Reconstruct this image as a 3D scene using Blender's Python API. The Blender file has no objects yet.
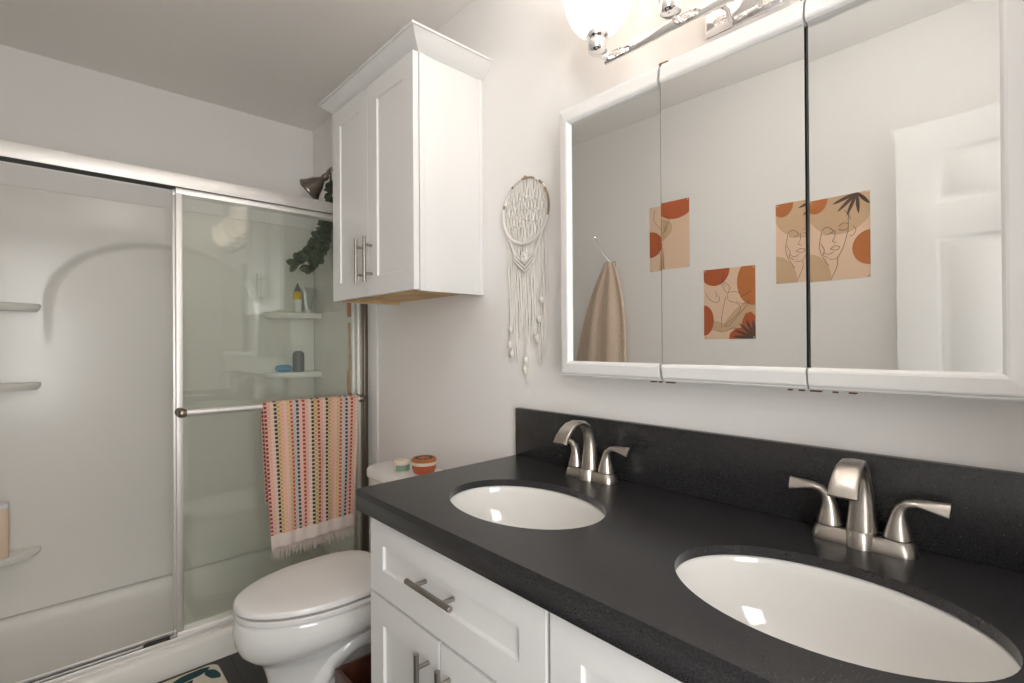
import bpy, bmesh, math, random
from mathutils import Vector, Matrix
random.seed(7)
sc = bpy.context.scene
COL = sc.collection
PI = math.pi

# ------------------------------------------------------------------ camera
YC, ZC = 1.13, 1.225
yaw, pitch, roll = math.radians(42.67), math.radians(.213), math.radians(-.3586)
fw = Vector((math.cos(yaw)*math.cos(pitch), -math.sin(yaw)*math.cos(pitch), math.sin(pitch)))
rt = Vector((-math.sin(yaw), -math.cos(yaw), 0))
up = rt.cross(fw)
cr, sr = math.cos(roll), math.sin(roll)
rt, up = rt*cr + up*sr, up*cr - rt*sr
cam = bpy.data.cameras.new('camera')
cam.sensor_width = 36
cam.lens = 501.29/1024*36
cam.clip_start = .01
camo = bpy.data.objects.new('camera', cam)
COL.objects.link(camo)
camo.matrix_world = Matrix(((rt.x, up.x, -fw.x, 0), (rt.y, up.y, -fw.y, YC), (rt.z, up.z, -fw.z, ZC), (0, 0, 0, 1)))
sc.camera = camo

# ------------------------------------------------------------------ world, lights, exposure
w = bpy.data.worlds.new('world')
sc.world = w
w.use_nodes = True
w.node_tree.nodes['Background'].inputs[0].default_value = (1, .97, .93, 1)
w.node_tree.nodes['Background'].inputs[1].default_value = .6
sc.view_settings.view_transform = 'Standard'
sc.view_settings.look = 'None'
sc.view_settings.gamma = 1
sc.view_settings.use_curve_mapping = False
sc.view_settings.exposure = 0.84
sc.cycles.use_denoising = True
sc.cycles.max_bounces = 14
sc.cycles.diffuse_bounces = 6
sc.cycles.glossy_bounces = 8
sc.cycles.transparent_max_bounces = 24
sc.cycles.sample_clamp_indirect = 6
BULB_POWER, GLOBE_FILL_POWER, HALL_FILL_POWER = 9.0, 7.5, 20.0  # bulbs of the vanity fixture, then two added fill lights


def area_light(name, loc, direction, sx, sy, power, col):
    l = bpy.data.lights.new(name, 'AREA')
    l.shape = 'RECTANGLE'
    l.size, l.size_y, l.energy, l.color = sx, sy, power, col
    o = bpy.data.objects.new(name, l)
    COL.objects.link(o)
    o.location = loc
    o.rotation_euler = Vector(direction).to_track_quat('-Z', 'Y').to_euler()
    return o


area_light('hall_fill_light', (-1.0, 1.42, 1.35), (1, -.12, -.02), .8, 1.5, HALL_FILL_POWER, (1, .995, .985))  # added, unseen fill light shining in through the doorway

# ------------------------------------------------------------------ materials
def nodes(m):
    m.use_nodes = True
    nt = m.node_tree
    return nt, nt.nodes['Principled BSDF']


def mat(name, col, rough=.5, metal=0., bump=0., scale=60., coat=0., spec=.5, var=0., vscale=8., sheen=0.):
    m = bpy.data.materials.new(name)
    nt, b = nodes(m)
    N, L = nt.nodes, nt.links
    b.inputs['Base Color'].default_value = (*col, 1)
    b.inputs['Roughness'].default_value = rough
    b.inputs['Metallic'].default_value = metal
    b.inputs['Specular IOR Level'].default_value = spec
    b.inputs['Coat Weight'].default_value = coat
    b.inputs['Coat Roughness'].default_value = .06
    b.inputs['Sheen Weight'].default_value = sheen
    tc = N.new('ShaderNodeTexCoord')
    if bump:
        n = N.new('ShaderNodeTexNoise')
        n.inputs['Scale'].default_value = scale
        n.inputs['Detail'].default_value = 3
        L.new(tc.outputs['Object'], n.inputs['Vector'])
        bp = N.new('ShaderNodeBump')
        bp.inputs['Strength'].default_value = bump
        bp.inputs['Distance'].default_value = .004
        L.new(n.outputs['Fac'], bp.inputs['Height'])
        L.new(bp.outputs[0], b.inputs['Normal'])
    if var:
        n = N.new('ShaderNodeTexNoise')
        n.inputs['Scale'].default_value = vscale
        n.inputs['Detail'].default_value = 4
        L.new(tc.outputs['Object'], n.inputs['Vector'])
        r = N.new('ShaderNodeValToRGB')
        r.color_ramp.elements[0].position = .35
        r.color_ramp.elements[1].position = .65
        r.color_ramp.elements[0].color = (*[c*(1-var) for c in col], 1)
        r.color_ramp.elements[1].color = (*[min(1, c*(1+var)) for c in col], 1)
        L.new(n.outputs['Fac'], r.inputs[0])
        L.new(r.outputs[0], b.inputs['Base Color'])
    return m


M = {}
M['wall'] = mat('wall_paint', (.83, .816, .80), .7, bump=.10, scale=70, spec=.2)
M['ceiling'] = mat('ceiling_paint', (.86, .835, .805), .85, bump=.12, scale=90, spec=.1)
M['trim'] = mat('trim_paint', (.74, .735, .725), .4)
M['cab'] = mat('cabinet_white_lacquer', (.77, .767, .76), .33)
M['mirror_frame'] = mat('painted_mirror_frame', (.79, .785, .775), .35)
M['acrylic'] = mat('shower_acrylic', (.78, .765, .725), .22, spec=.5)
M['porcelain'] = mat('white_porcelain', (.82, .815, .80), .08, coat=.4)
M['basin'] = mat('basin_porcelain', (.78, .77, .745), .07, coat=.4)
M['plastic'] = mat('white_toilet_plastic', (.80, .79, .78), .22)
M['nickel'] = mat('brushed_nickel', (.49, .455, .415), .30, 1, bump=.03, scale=300)
M['rail'] = mat('satin_nickel_rail', (.86, .835, .81), .48, .8)
M['jamb_reflect'] = mat('jamb_dark_reflection', (.30, .26, .22), .35, 1)  # jamb metal coloured dark brown to stand for a dark reflection
M['chrome'] = mat('chrome', (.85, .85, .86), .06, 1)
M['pull'] = mat('bar_pull_steel', (.36, .33, .30), .32, 1)
M['pewter'] = mat('aged_pewter', (.28, .24, .205), .30, 1)
M['mirror'] = mat('silvered_mirror', (.90, .91, .90), .0, 1)
M['wood'] = mat('raw_plywood', (.60, .41, .20), .6, var=.18, vscale=14)
M['redwood'] = mat('red_brown_wood', (.065, .018, .009), .4, var=.35, vscale=12)
M['lightwood'] = mat('brush_wood', (.52, .30, .14), .5, var=.15, vscale=20)
M['orangewood'] = mat('orange_handle', (.52, .19, .06), .5)
M['leaf'] = mat('eucalyptus_leaf', (.075, .11, .055), .5, var=.5, vscale=18)
M['stem'] = mat('stem_green', (.09, .08, .045), .7)
M['macrame'] = mat('cotton_cord', (.76, .73, .68), .9, bump=.3, scale=400)
M['ringgold'] = mat('bamboo_hoop', (.30, .22, .15), .4, .3)
M['beige'] = mat('beige_terry', (.60, .475, .37), .95, bump=1.0, scale=240, sheen=.3, var=.10, vscale=160)
M['fringe'] = mat('towel_fringe', (.72, .62, .56), .95)
M['black'] = mat('black_plastic', (.025, .027, .03), .35)
M['dark'] = mat('dark_bottle', (.03, .037, .045), .3)
M['blue'] = mat('blue_soap', (.02, .27, .48), .45)
M['yellow'] = mat('yellow_label', (.75, .50, .02), .45)
M['greycap'] = mat('grey_cap', (.16, .15, .14), .4)
M['white'] = mat('white_plastic', (.78, .77, .75), .4)
M['silver'] = mat('silver_tube', (.55, .56, .56), .35, .6, bump=.4, scale=30)
M['peach'] = mat('peach_plastic', (.80, .62, .47), .4)
M['amber'] = mat('amber_glass', (.42, .075, .012), .12, coat=.6)
M['cream'] = mat('cream_label', (.78, .68, .55), .5)
M['green'] = mat('sage_label', (.22, .36, .27), .5)
M['pink'] = mat('pink_label', (.72, .38, .33), .5)
M['rust'] = mat('rust_brown', (.16, .075, .025), .7, var=.4, vscale=120)
M['gap'] = mat('shadow_rubber', (.03, .027, .024), .6)
M['matcream'] = mat('bath_mat_cream', (.70, .64, .53), .95, bump=.8, scale=200)
M['matgreen'] = mat('bath_mat_green', (.012, .06, .065), .95, bump=.8, scale=200)
M['paper'] = mat('print_paper', (.76, .55, .40), .7)
M['terra'] = mat('print_terracotta', (.42, .10, .03), .7)
M['terra2'] = mat('print_orange', (.47, .16, .045), .7)
M['tan'] = mat('print_tan', (.58, .40, .25), .7)
M['ink'] = mat('print_ink', (.05, .04, .04), .7)
M['umber'] = mat('print_umber', (.09, .055, .04), .7)
M['pin'] = mat('pin_metal', (.5, .48, .46), .4, .5)
M['brass'] = mat('brass', (.5, .36, .16), .3, 1)


def quartz():
    m = bpy.data.materials.new('black_quartz')
    nt, b = nodes(m)
    N, L = nt.nodes, nt.links
    tc = N.new('ShaderNodeTexCoord')
    n = N.new('ShaderNodeTexNoise')
    n.inputs['Scale'].default_value = 420
    n.inputs['Detail'].default_value = 2
    L.new(tc.outputs['Object'], n.inputs['Vector'])
    r = N.new('ShaderNodeValToRGB')
    e = r.color_ramp.elements
    e[0].position, e[0].color = .35, (.013, .013, .014, 1)
    e[1].position, e[1].color = .72, (.038, .037, .039, 1)
    L.new(n.outputs['Fac'], r.inputs[0])
    v = N.new('ShaderNodeTexVoronoi')
    v.inputs['Scale'].default_value = 95
    L.new(tc.outputs['Object'], v.inputs['Vector'])
    lt = N.new('ShaderNodeMath'); lt.operation = 'LESS_THAN'; lt.inputs[1].default_value = .075
    L.new(v.outputs['Distance'], lt.inputs[0])
    mx = N.new('ShaderNodeMix'); mx.data_type = 'RGBA'
    L.new(lt.outputs[0], mx.inputs['Factor'])
    L.new(r.outputs[0], mx.inputs['A'])
    mx.inputs['B'].default_value = (.11, .11, .115, 1)
    L.new(mx.outputs['Result'], b.inputs['Base Color'])
    b.inputs['Roughness'].default_value = .27
    return m


def plank_floor():
    m = bpy.data.materials.new('dark_plank_floor')
    nt, b = nodes(m)
    N, L = nt.nodes, nt.links
    tc = N.new('ShaderNodeTexCoord')
    br = N.new('ShaderNodeTexBrick')
    br.inputs['Scale'].default_value = 1
    br.inputs['Brick Width'].default_value = 1.1
    br.inputs['Row Height'].default_value = .15
    br.inputs['Mortar Size'].default_value = .0015
    br.inputs['Color1'].default_value = (.030, .028, .027, 1)
    br.inputs['Color2'].default_value = (.042, .039, .036, 1)
    br.inputs['Mortar'].default_value = (.008, .008, .008, 1)
    L.new(tc.outputs['Object'], br.inputs['Vector'])
    L.new(br.outputs['Color'], b.inputs['Base Color'])
    b.inputs['Roughness'].default_value = .5
    return m


def glass():
    m = bpy.data.materials.new('shower_glass')
    m.use_nodes = True
    nt = m.node_tree
    N, L = nt.nodes, nt.links
    N.clear()
    out = N.new('ShaderNodeOutputMaterial')
    geo = N.new('ShaderNodeNewGeometry')
    ior = N.new('ShaderNodeMix'); ior.data_type = 'FLOAT'
    ior.inputs['A'].default_value, ior.inputs['B'].default_value = 1.5, 1/1.5
    L.new(geo.outputs['Backfacing'], ior.inputs['Factor'])
    fr = N.new('ShaderNodeFresnel')
    L.new(ior.outputs['Result'], fr.inputs['IOR'])
    tr = N.new('ShaderNodeBsdfTransparent'); tr.inputs[0].default_value = (.972, .984, .970, 1)
    gl = N.new('ShaderNodeBsdfGlossy'); gl.inputs['Roughness'].default_value = .0
    gl.inputs[0].default_value = (1, 1, 1, 1)
    mx = N.new('ShaderNodeMixShader')
    L.new(fr.outputs[0], mx.inputs[0]); L.new(tr.outputs[0], mx.inputs[1]); L.new(gl.outputs[0], mx.inputs[2])
    L.new(mx.outputs[0], out.inputs[0])
    return m


def emitter(name, col, strength, base=(.9, .88, .85)):
    m = mat(name, base, .25)
    b = m.node_tree.nodes['Principled BSDF']
    b.inputs['Emission Color'].default_value = (*col, 1)
    b.inputs['Emission Strength'].default_value = strength
    return m


def frosted():
    m = bpy.data.materials.new('frosted_lamp_shade')
    m.use_nodes = True
    nt = m.node_tree
    N, L = nt.nodes, nt.links
    N.clear()
    out = N.new('ShaderNodeOutputMaterial')
    tr = N.new('ShaderNodeBsdfTranslucent'); tr.inputs[0].default_value = (.58, .555, .53, 1)
    df = N.new('ShaderNodeBsdfDiffuse'); df.inputs[0].default_value = (.60, .57, .54, 1)
    gl = N.new('ShaderNodeBsdfGlossy'); gl.inputs['Roughness'].default_value = .15
    m1 = N.new('ShaderNodeMixShader'); m1.inputs[0].default_value = .4
    m2 = N.new('ShaderNodeMixShader'); m2.inputs[0].default_value = .05
    L.new(tr.outputs[0], m1.inputs[1]); L.new(df.outputs[0], m1.inputs[2])
    L.new(m1.outputs[0], m2.inputs[1]); L.new(gl.outputs[0], m2.inputs[2])
    L.new(m2.outputs[0], out.inputs[0])
    return m


def towel_mat():
    m = bpy.data.materials.new('striped_dobby_towel')
    nt, b = nodes(m)
    N, L = nt.nodes, nt.links
    uv = N.new('ShaderNodeUVMap')
    sp = N.new('ShaderNodeSeparateXYZ')
    L.new(uv.outputs[0], sp.inputs[0])

    def mth(op, a, bb=None):
        n = N.new('ShaderNodeMath'); n.operation = op
        for i, x in enumerate((a, bb)):
            if x is None: continue
            if isinstance(x, (int, float)): n.inputs[i].default_value = x
            else: L.new(x, n.inputs[i])
        return n.outputs[0]
    NS = 32.0
    s = mth('MULTIPLY', sp.outputs['X'], NS)
    idx = mth('FLOOR', s)
    cols = [(.33, .045, .04), (.74, .36, .31), (.72, .55, .44), (.045, .045, .04), (.52, .36, .07), (.74, .36, .28),
            (.74, .46, .38), (.60, .42, .18), (.55, .10, .03), (.36, .50, .54), (.03, .05, .09), (.74, .42, .36),
            (.42, .05, .04), (.74, .38, .32), (.70, .58, .48), (.045, .05, .03), (.48, .36, .08)]
    n17 = len(cols)
    k = mth('DIVIDE', mth('ADD', mth('MODULO', idx, n17), .5), n17)
    rp = N.new('ShaderNodeValToRGB')
    rp.color_ramp.interpolation = 'CONSTANT'
    el = rp.color_ramp.elements
    while len(el) < n17: el.new(.5)
    for i, c in enumerate(cols):
        el[i].position = i/n17
        el[i].color = (*c, 1)
    L.new(k, rp.inputs[0])
    odd = mth('MULTIPLY', mth('MODULO', idx, 2), .5)
    v = mth('FRACT', mth('ADD', mth('MULTIPLY', sp.outputs['Y'], 62), odd))
    dash = mth('GREATER_THAN', v, .66)
    fx = mth('ABSOLUTE', mth('SUBTRACT', mth('FRACT', s), .5))
    edge = mth('GREATER_THAN', fx, .45)
    pale = mth('MAXIMUM', dash, edge)
    mx = N.new('ShaderNodeMix'); mx.data_type = 'RGBA'
    L.new(pale, mx.inputs['Factor']); L.new(rp.outputs[0], mx.inputs['A'])
    mx.inputs['B'].default_value = (.66, .49, .38, 1)
    hem = mth('GREATER_THAN', sp.outputs['Y'], .942)
    m2 = N.new('ShaderNodeMix'); m2.data_type = 'RGBA'
    L.new(hem, m2.inputs['Factor']); L.new(mx.outputs['Result'], m2.inputs['A'])
    m2.inputs['B'].default_value = (.74, .64, .58, 1)
    L.new(m2.outputs['Result'], b.inputs['Base Color'])
    b.inputs['Roughness'].default_value = .95
    bp = N.new('ShaderNodeBump'); bp.inputs['Strength'].default_value = .5; bp.inputs['Distance'].default_value = .003
    L.new(dash, bp.inputs['Height']); L.new(bp.outputs[0], b.inputs['Normal'])
    return m


M['quartz'] = quartz()
M['floor'] = plank_floor()
M['glass'] = glass()
M['towel'] = towel_mat()
M['shade'] = frosted()
M['bulb'] = emitter('warm_bulb', (1, .91, .83), BULB_POWER*16)
M['fill_glow'] = emitter('fill_globe_glow', (1, .98, .95), GLOBE_FILL_POWER)  # glow of the added, unseen fill globe


# ------------------------------------------------------------------ mesh builder (all coordinates are world metres)
class MB:
    def __init__(s):
        s.bm = bmesh.new()
        s.mi = 0

    def faces(s, vs, fs, smooth=False):
        bv = [s.bm.verts.new(v) for v in vs]
        out = []
        for f in fs:
            try:
                q = s.bm.faces.new([bv[i] for i in f])
                q.material_index = s.mi
                q.smooth = smooth
                out.append(q)
            except ValueError:
                pass
        return bv, out

    def box(s, a, b, bev=.0015, seg=2):
        x0, y0, z0 = [min(a[i], b[i]) for i in range(3)]
        x1, y1, z1 = [max(a[i], b[i]) for i in range(3)]
        vs = [(x0, y0, z0), (x1, y0, z0), (x1, y1, z0), (x0, y1, z0), (x0, y0, z1), (x1, y0, z1), (x1, y1, z1), (x0, y1, z1)]
        bv, fs = s.faces(vs, [(0, 3, 2, 1), (4, 5, 6, 7), (0, 1, 5, 4), (1, 2, 6, 5), (2, 3, 7, 6), (3, 0, 4, 7)])
        bev = min(bev, .45*min(x1-x0, y1-y0, z1-z0))
        if bev > 0:
            es = list({e for f in fs for e in f.edges})
            r = bmesh.ops.bevel(s.bm, geom=es, offset=bev, segments=seg, profile=.5, affect='EDGES')
            for f in r['faces']:
                f.smooth = True
                f.material_index = s.mi
        return s

    def obox(s, c, ax, bev=.001):
        """box at centre c with three half-axis vectors"""
        c = Vector(c); A = [Vector(a) for a in ax]
        vs = []
        for k in (-1, 1):
            for (i, j) in ((-1, -1), (1, -1), (1, 1), (-1, 1)):
                vs.append(c + A[0]*i + A[1]*j + A[2]*k)
        bv, fs = s.faces(vs, [(0, 3, 2, 1), (4, 5, 6, 7), (0, 1, 5, 4), (1, 2, 6, 5), (2, 3, 7, 6), (3, 0, 4, 7)])
        if bev > 0:
            es = list({e for f in fs for e in f.edges})
            bmesh.ops.bevel(s.bm, geom=es, offset=bev, segments=2, profile=.5, affect='EDGES')
        return s

    def rings(s, rs, cap0=True, cap1=True, closed=True, smooth=True):
        n = len(rs[0])
        vs = [p for r in rs for p in r]
        fs = []
        for i in range(len(rs)-1):
            for j in range(n if closed else n-1):
                k = (j+1) % n
                fs.append((i*n+j, i*n+k, (i+1)*n+k, (i+1)*n+j))
        if cap0: fs.append(tuple(range(n-1, -1, -1)))
        if cap1: fs.append(tuple((len(rs)-1)*n+j for j in range(n)))
        s.faces(vs, fs, smooth)
        return s

    def tube(s, pts, r, n=10, flat=None, cap=True):
        """r: radius or list; flat: list of (ra, rb) elliptical radii pairs with fixed side vector"""
        P = [Vector(p) for p in pts]
        rs = []
        ref = None
        for i, p in enumerate(P):
            t = (P[min(i+1, len(P)-1)] - P[max(i-1, 0)]).normalized()
            if ref is None:
                a = Vector((0, 0, 1)) if abs(t.z) < .9 else Vector((1, 0, 0))
                u = t.cross(a).normalized()
            else:
                u = (ref - t*ref.dot(t)).normalized()
            ref = u
            v = t.cross(u)
            rr = r[i] if isinstance(r, (list, tuple)) else r
            rs.append([p + (u*math.cos(2*PI*k/n) + v*math.sin(2*PI*k/n))*rr for k in range(n)])
        return s.rings(rs, cap, cap)

    def lathe(s, prof, c, axis=(0, 0, 1), n=32, cap0=True, cap1=True, sx=1., sy=1.):
        a = Vector(axis).normalized()
        u = a.cross(Vector((1, 0, 0)) if abs(a.x) < .9 else Vector((0, 1, 0))).normalized()
        if abs(a.z) > .99: u = Vector((1, 0, 0))
        v = a.cross(u)
        c = Vector(c)
        rs = [[c + a*h + (u*math.cos(2*PI*k/n)*sx + v*math.sin(2*PI*k/n)*sy)*max(r, 1e-5) for k in range(n)] for r, h in prof]
        return s.rings(rs, cap0, cap1)

    def prism(s, poly, ext, smooth=False):
        e = Vector(ext)
        a = [Vector(p) for p in poly]
        return s.rings([a, [p+e for p in a]], smooth=smooth)

    def panel(s, O, U, V, N_, w, h, th, rects, prof):
        """slab with recessed panels on its front face; rects in (u0,v0,u1,v1); prof = [(inset, depth)...]"""
        O, U, V, N_ = Vector(O), Vector(U).normalized(), Vector(V).normalized(), Vector(N_).normalized()
        us = sorted({0, w, *[r[0] for r in rects], *[r[2] for r in rects]})
        vs = sorted({0, h, *[r[1] for r in rects], *[r[3] for r in rects]})
        P = lambda u, v, d: O + U*u + V*v - N_*d
        for i in range(len(us)-1):
            for j in range(len(vs)-1):
                cu, cv = (us[i]+us[i+1])/2, (vs[j]+vs[j+1])/2
                if any(r[0] < cu < r[2] and r[1] < cv < r[3] for r in rects): continue
                s.faces([P(us[i], vs[j], 0), P(us[i+1], vs[j], 0), P(us[i+1], vs[j+1], 0), P(us[i], vs[j+1], 0)], [(0, 1, 2, 3)])
        for (a, b, c, d) in rects:
            rs = [[P(a, b, 0), P(c, b, 0), P(c, d, 0), P(a, d, 0)]]
            for ins, dep in prof:
                rs.append([P(a+ins, b+ins, dep), P(c-ins, b+ins, dep), P(c-ins, d-ins, dep), P(a+ins, d-ins, dep)])
            s.rings(rs, False, True, smooth=False)
        B = [P(0, 0, 0), P(w, 0, 0), P(w, h, 0), P(0, h, 0)]
        D = [P(0, 0, th), P(w, 0, th), P(w, h, th), P(0, h, th)]
        s.rings([D, B], True, False, smooth=False)
        return s

    def build(s, name, m, parent=None, sharp=40, merge=True, recalc=True):
        bm = s.bm
        if merge: bmesh.ops.remove_doubles(bm, verts=bm.verts, dist=1e-6)
        if recalc: bmesh.ops.recalc_face_normals(bm, faces=bm.faces)
        bm.verts.ensure_lookup_table()
        xs = [v.co for v in bm.verts]
        lo = Vector([min(p[i] for p in xs) for i in range(3)])
        hi = Vector([max(p[i] for p in xs) for i in range(3)])
        base = Vector(((lo.x+hi.x)/2, (lo.y+hi.y)/2, lo.z))
        for v in bm.verts: v.co -= base
        me = bpy.data.meshes.new(name)
        bm.to_mesh(me)
        bm.free()
        for mm in (m if isinstance(m, (list, tuple)) else [m]): me.materials.append(mm)
        me.set_sharp_from_angle(angle=math.radians(sharp))
        o = bpy.data.objects.new(name, me)
        COL.objects.link(o)
        o['_w'] = list(base)
        if parent:
            o.parent = parent
            o.location = base - Vector(parent['_w'])
        else:
            o.location = base
        return o


def tag(o, label=None, cat=None, group=None, kind=None):
    if label: o['label'] = label
    if cat: o['category'] = cat
    if group: o['group'] = group
    if kind: o['kind'] = kind
    return o


def root(name, loc, label, cat, group=None, kind=None):
    o = bpy.data.objects.new(name, None)
    o.empty_display_size = .05
    COL.objects.link(o)
    o.location = loc
    o['_w'] = list(loc)
    return tag(o, label, cat, group, kind)


def structure(o):
    o['kind'] = 'structure'
    return o


def dup(r, delta, label, parent=None):
    """copy a thing with its parts and sub-parts"""
    c = r.copy()
    COL.objects.link(c)
    c.location = r.location + Vector(delta)
    c['label'] = label
    def kids(src, dst):
        for ch in list(src.children):
            k = ch.copy()
            COL.objects.link(k)
            k.parent = dst
            kids(ch, k)
    kids(r, c)
    return c


# ------------------------------------------------------------------ the room
W, XF, XN, H = 1.524, 2.926, -.36, 2.465
structure(MB().box((XN-.1, -.1, -.1), (XF+.1, W+.1, 0), 0).build('floor', M['floor']))
structure(MB().box((XN-.1, -.1, H), (XF+.1, W+.1, H+.1), 0).build('ceiling', M['ceiling']))
structure(MB().box((XN-.1, -.1, 0), (XF+.1, 0, H), 0).build('wall_right', M['wall']))
structure(MB().box((XN-.1, W, 0), (XF+.1, W+.1, H), 0).build('wall_left', M['wall']))
structure(MB().box((XF, 0, 0), (XF+.1, W, H), 0).build('wall_far', M['wall']))
b = MB()
b.box((XN-.1, 0, 0), (XN, .70, H), 0); b.box((XN-.1, 1.44, 0), (XN, W, H), 0); b.box((XN-.1, .70, 2.05), (XN, 1.44, H), 0)
structure(b.build('wall_near', M['wall']))
b = MB()
b.box((XN, .64, 0), (XN+.015, .70, 2.11)); b.box((XN, 1.44, 0), (XN+.015, 1.50, 2.11)); b.box((XN, .70, 2.05), (XN+.015, 1.44, 2.11))
structure(b.build('trim_1', M['trim']))
structure(MB().box((-.12, 0, 0), (-.36, .012, .09), .003).build('baseboard_near', M['trim']))
structure(MB().box((1.175, 0, 0), (2.14, .012, .09), .003).build('baseboard_right', M['trim']))
structure(MB().box((.47, W-.012, 0), (2.20, W, .09), .003).build('baseboard_left', M['trim']))
structure(MB().box((2.145, 0, .09), (2.225, .010, 1.90), .004).build('trim_2', M['trim']))

# open panel door folded back against the left wall
b = MB()
dw, dh = .762, 2.03
rects = [(.115, .20, .343, .66), (.419, .20, .647, .66), (.115, .80, .343, 1.60), (.419, .80, .647, 1.60), (.115, 1.72, .343, 1.92), (.419, 1.72, .647, 1.92)]
xd = .458
b.panel((xd-dw, 1.444, .005), (1, 0, 0), (0, 0, 1), (0, -1, 0), dw, dh, .035, rects, [(.010, .007), (.022, .010), (.045, .003)])
dr = structure(b.build('door_1', M['trim']))
b = MB()
b.lathe([(.030, 0), (.030, .006), (.012, .010), (.010, .035), (.022, .042), (.027, .055), (.020, .068), (0, .072)], (xd-.07, 1.444, .95), (0, -1, 0), 24)
b.build('door_handle', M['nickel'], dr)

# ------------------------------------------------------------------ shower
pan = MB()
pp = [(2.222, 0), (2.222, .080), (2.226, .090), (2.236, .097), (2.250, .098), (2.330, .098), (2.345, .094), (2.358, .080), (2.375, .060), (2.41, .047), (2.60, .044), (2.70, .050), (2.77, .066), (2.81, .090), (2.828, .115), (2.834, .130), (2.842, .138), (2.860, .140), (2.925, .140), (2.925, 0)]
pan.prism([(x, .001, z) for x, z in pp], (0, W-.002, 0), smooth=True)
tag(pan.build('shower_pan', M['acrylic']), 'low white acrylic shower pan with rounded front curb on the floor', 'shower pan')

sr_ = root('shower_surround', (2.86, W/2, .14), 'off-white molded shower wall surround with arched recess and corner shelves', 'shower surround')


def sstep(x, a, b):
    t = max(0, min(1, (x-a)/(b-a)))
    return t*t*(3-2*t)


# back panel: arched recess
b = MB()
ny, nz = 190, 190
y0, y1, z0, z1 = .028, W-.028, .142, 1.872
vs, fs = [], []
for j in range(nz+1):
    for i in range(ny+1):
        y = y0+(y1-y0)*i/ny
        z = z0+(z1-z0)*j/nz
        dx = abs(y-.73)/.412
        if z > 1.40:
            d = 1-(dx**2.1+((z-1.40)/.30)**2.1)**(1/2.1)
            d *= .30
        else:
            d = (1-dx)*.412
        x = 2.852+.016*sstep(z, 1.18, 1.66)*sstep(d, -.006, .020)
        vs.append((x, y, z))
for j in range(nz):
    for i in range(ny):
        a = j*(ny+1)+i
        fs.append((a, a+ny+1, a+ny+2, a+1))
b.faces(vs, fs, True)
b.box((2.90, y0, z0), (XF-.001, y1, z1), 0)
b.box((2.851, y0, 1.868), (XF-.001, y1, 1.876), .003)
b.build('back_panel', M['acrylic'], sr_)
for (ya, yb) in ((.001, .027), (W-.027, W-.001)):
    MB().box((2.345, ya, .142), (XF-.001, yb, 1.872), .008, 3).build('end_panel', M['acrylic'], sr_)


def corner_shelf(side, z, t=.030):
    # quarter shelf in the back corner, concave front
    b = MB()
    ys = (lambda y: y) if side == 'r' else (lambda y: W-y)
    top, n = [], 14
    cx, cy = 2.852, .0275
    poly = [(cx, cy)]
    for k in range(n+1):
        a = k/n
        # from the back wall end (y=.31) to the side wall end (x=2.70)
        yy = cy+(.272 if side == 'r' else .340)*math.cos(a*PI/2)
        xx = cx-.012-.105*math.sin(a*PI/2)
        poly.append((xx, yy))
    ring = lambda zz, sh: [Vector((cx+(p[0]-cx)*sh, ys(cy+(p[1]-cy)*sh), zz)) for p in poly]
    b.rings([ring(z-t, .965), ring(z-t*.6, .995), ring(z-.003, 1), ring(z, .985)], smooth=False)
    return b.build('shelf', M['acrylic'], sr_, sharp=60)


for z in (1.398, 1.078, .405):
    corner_shelf('l', z)
    corner_shelf('r', z)

# fixed frame
fr = root('shower_door_frame', (2.285, W/2, .098), 'satin nickel shower door frame with header, bottom track and side jambs', 'shower frame')
b = MB()
b.box((2.246, .002, 1.826), (2.252, W-.002, 1.876), .0015)
b.box((2.2521, .002, 1.866), (2.322, W-.002, 1.876), .003)
b.box((2.318, .002, 1.826), (2.322, W-.002, 1.8659), .001)
b.build('header', M['rail'], fr)
MB().box((2.2522, .003, 1.828), (2.3178, W-.003, 1.8655), 0).build('header_shade_fill', M['gap'], fr)  # solid dark block painting the shade in the header's hollow underside
b = MB()
b.box((2.252, .002, .098), (2.318, W-.002, .104), .001)
b.box((2.252, .002, .104), (2.257, W-.002, .124), .001)
b.box((2.281, .002, .104), (2.285, W-.002, .121), .001)
b.box((2.313, .002, .104), (2.318, W-.002, .124), .001)
b.build('bottom_track', M['rail'], fr)
for ya, yb in ((.001, .022), (W-.022, W-.001)):
    b = MB()
    b.box((2.250, ya, .124), (2.322, yb, 1.826), .003)
    s_ = 1 if ya < .5 else -1
    e = yb if ya < .5 else ya
    b.box((2.250, e, .124), (2.256, e+s_*.014, 1.826), .001)
    b.box((2.280, e, .124), (2.286, e+s_*.014, 1.826), .001)
    b.build('jamb', M['jamb_reflect'], fr)


def sliding(x, ya, yb, label):
    r = root('sliding_shower_door', (x, (ya+yb)/2, .112), label, 'shower door', 'sliding shower doors')
    z0, z1 = .112, 1.827
    MB().box((x-.003, ya+.012, z0+.02), (x+.003, yb-.012, z1-.01), 0).build('glass_pane', M['glass'], r)
    for a in (ya, yb-.022):
        b = MB()
        b.box((x-.010, a, z0+.024), (x-.0032, a+.022, z1-.024), .002)
        b.box((x+.0032, a, z0+.024), (x+.010, a+.022, z1-.024), .002)
        e = a if a == ya else a+.017
        b.box((x-.0032, e, z0+.024), (x+.0032, e+.005, z1-.024), 0)
        b.build('stile', M['rail'], r)
    for zz, nm in ((z0, 'bottom_rail'), (z1-.024, 'top_rail')):
        b = MB()
        b.box((x-.010, ya, zz), (x-.0032, yb, zz+.024), .002)
        b.box((x+.0032, ya, zz), (x+.010, yb, zz+.024), .002)
        b.box((x-.0032, ya, zz), (x+.0032, yb, zz+.010 if nm == 'bottom_rail' else zz+.012), 0)
        b.build(nm, M['rail'], r)
    return r


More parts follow.
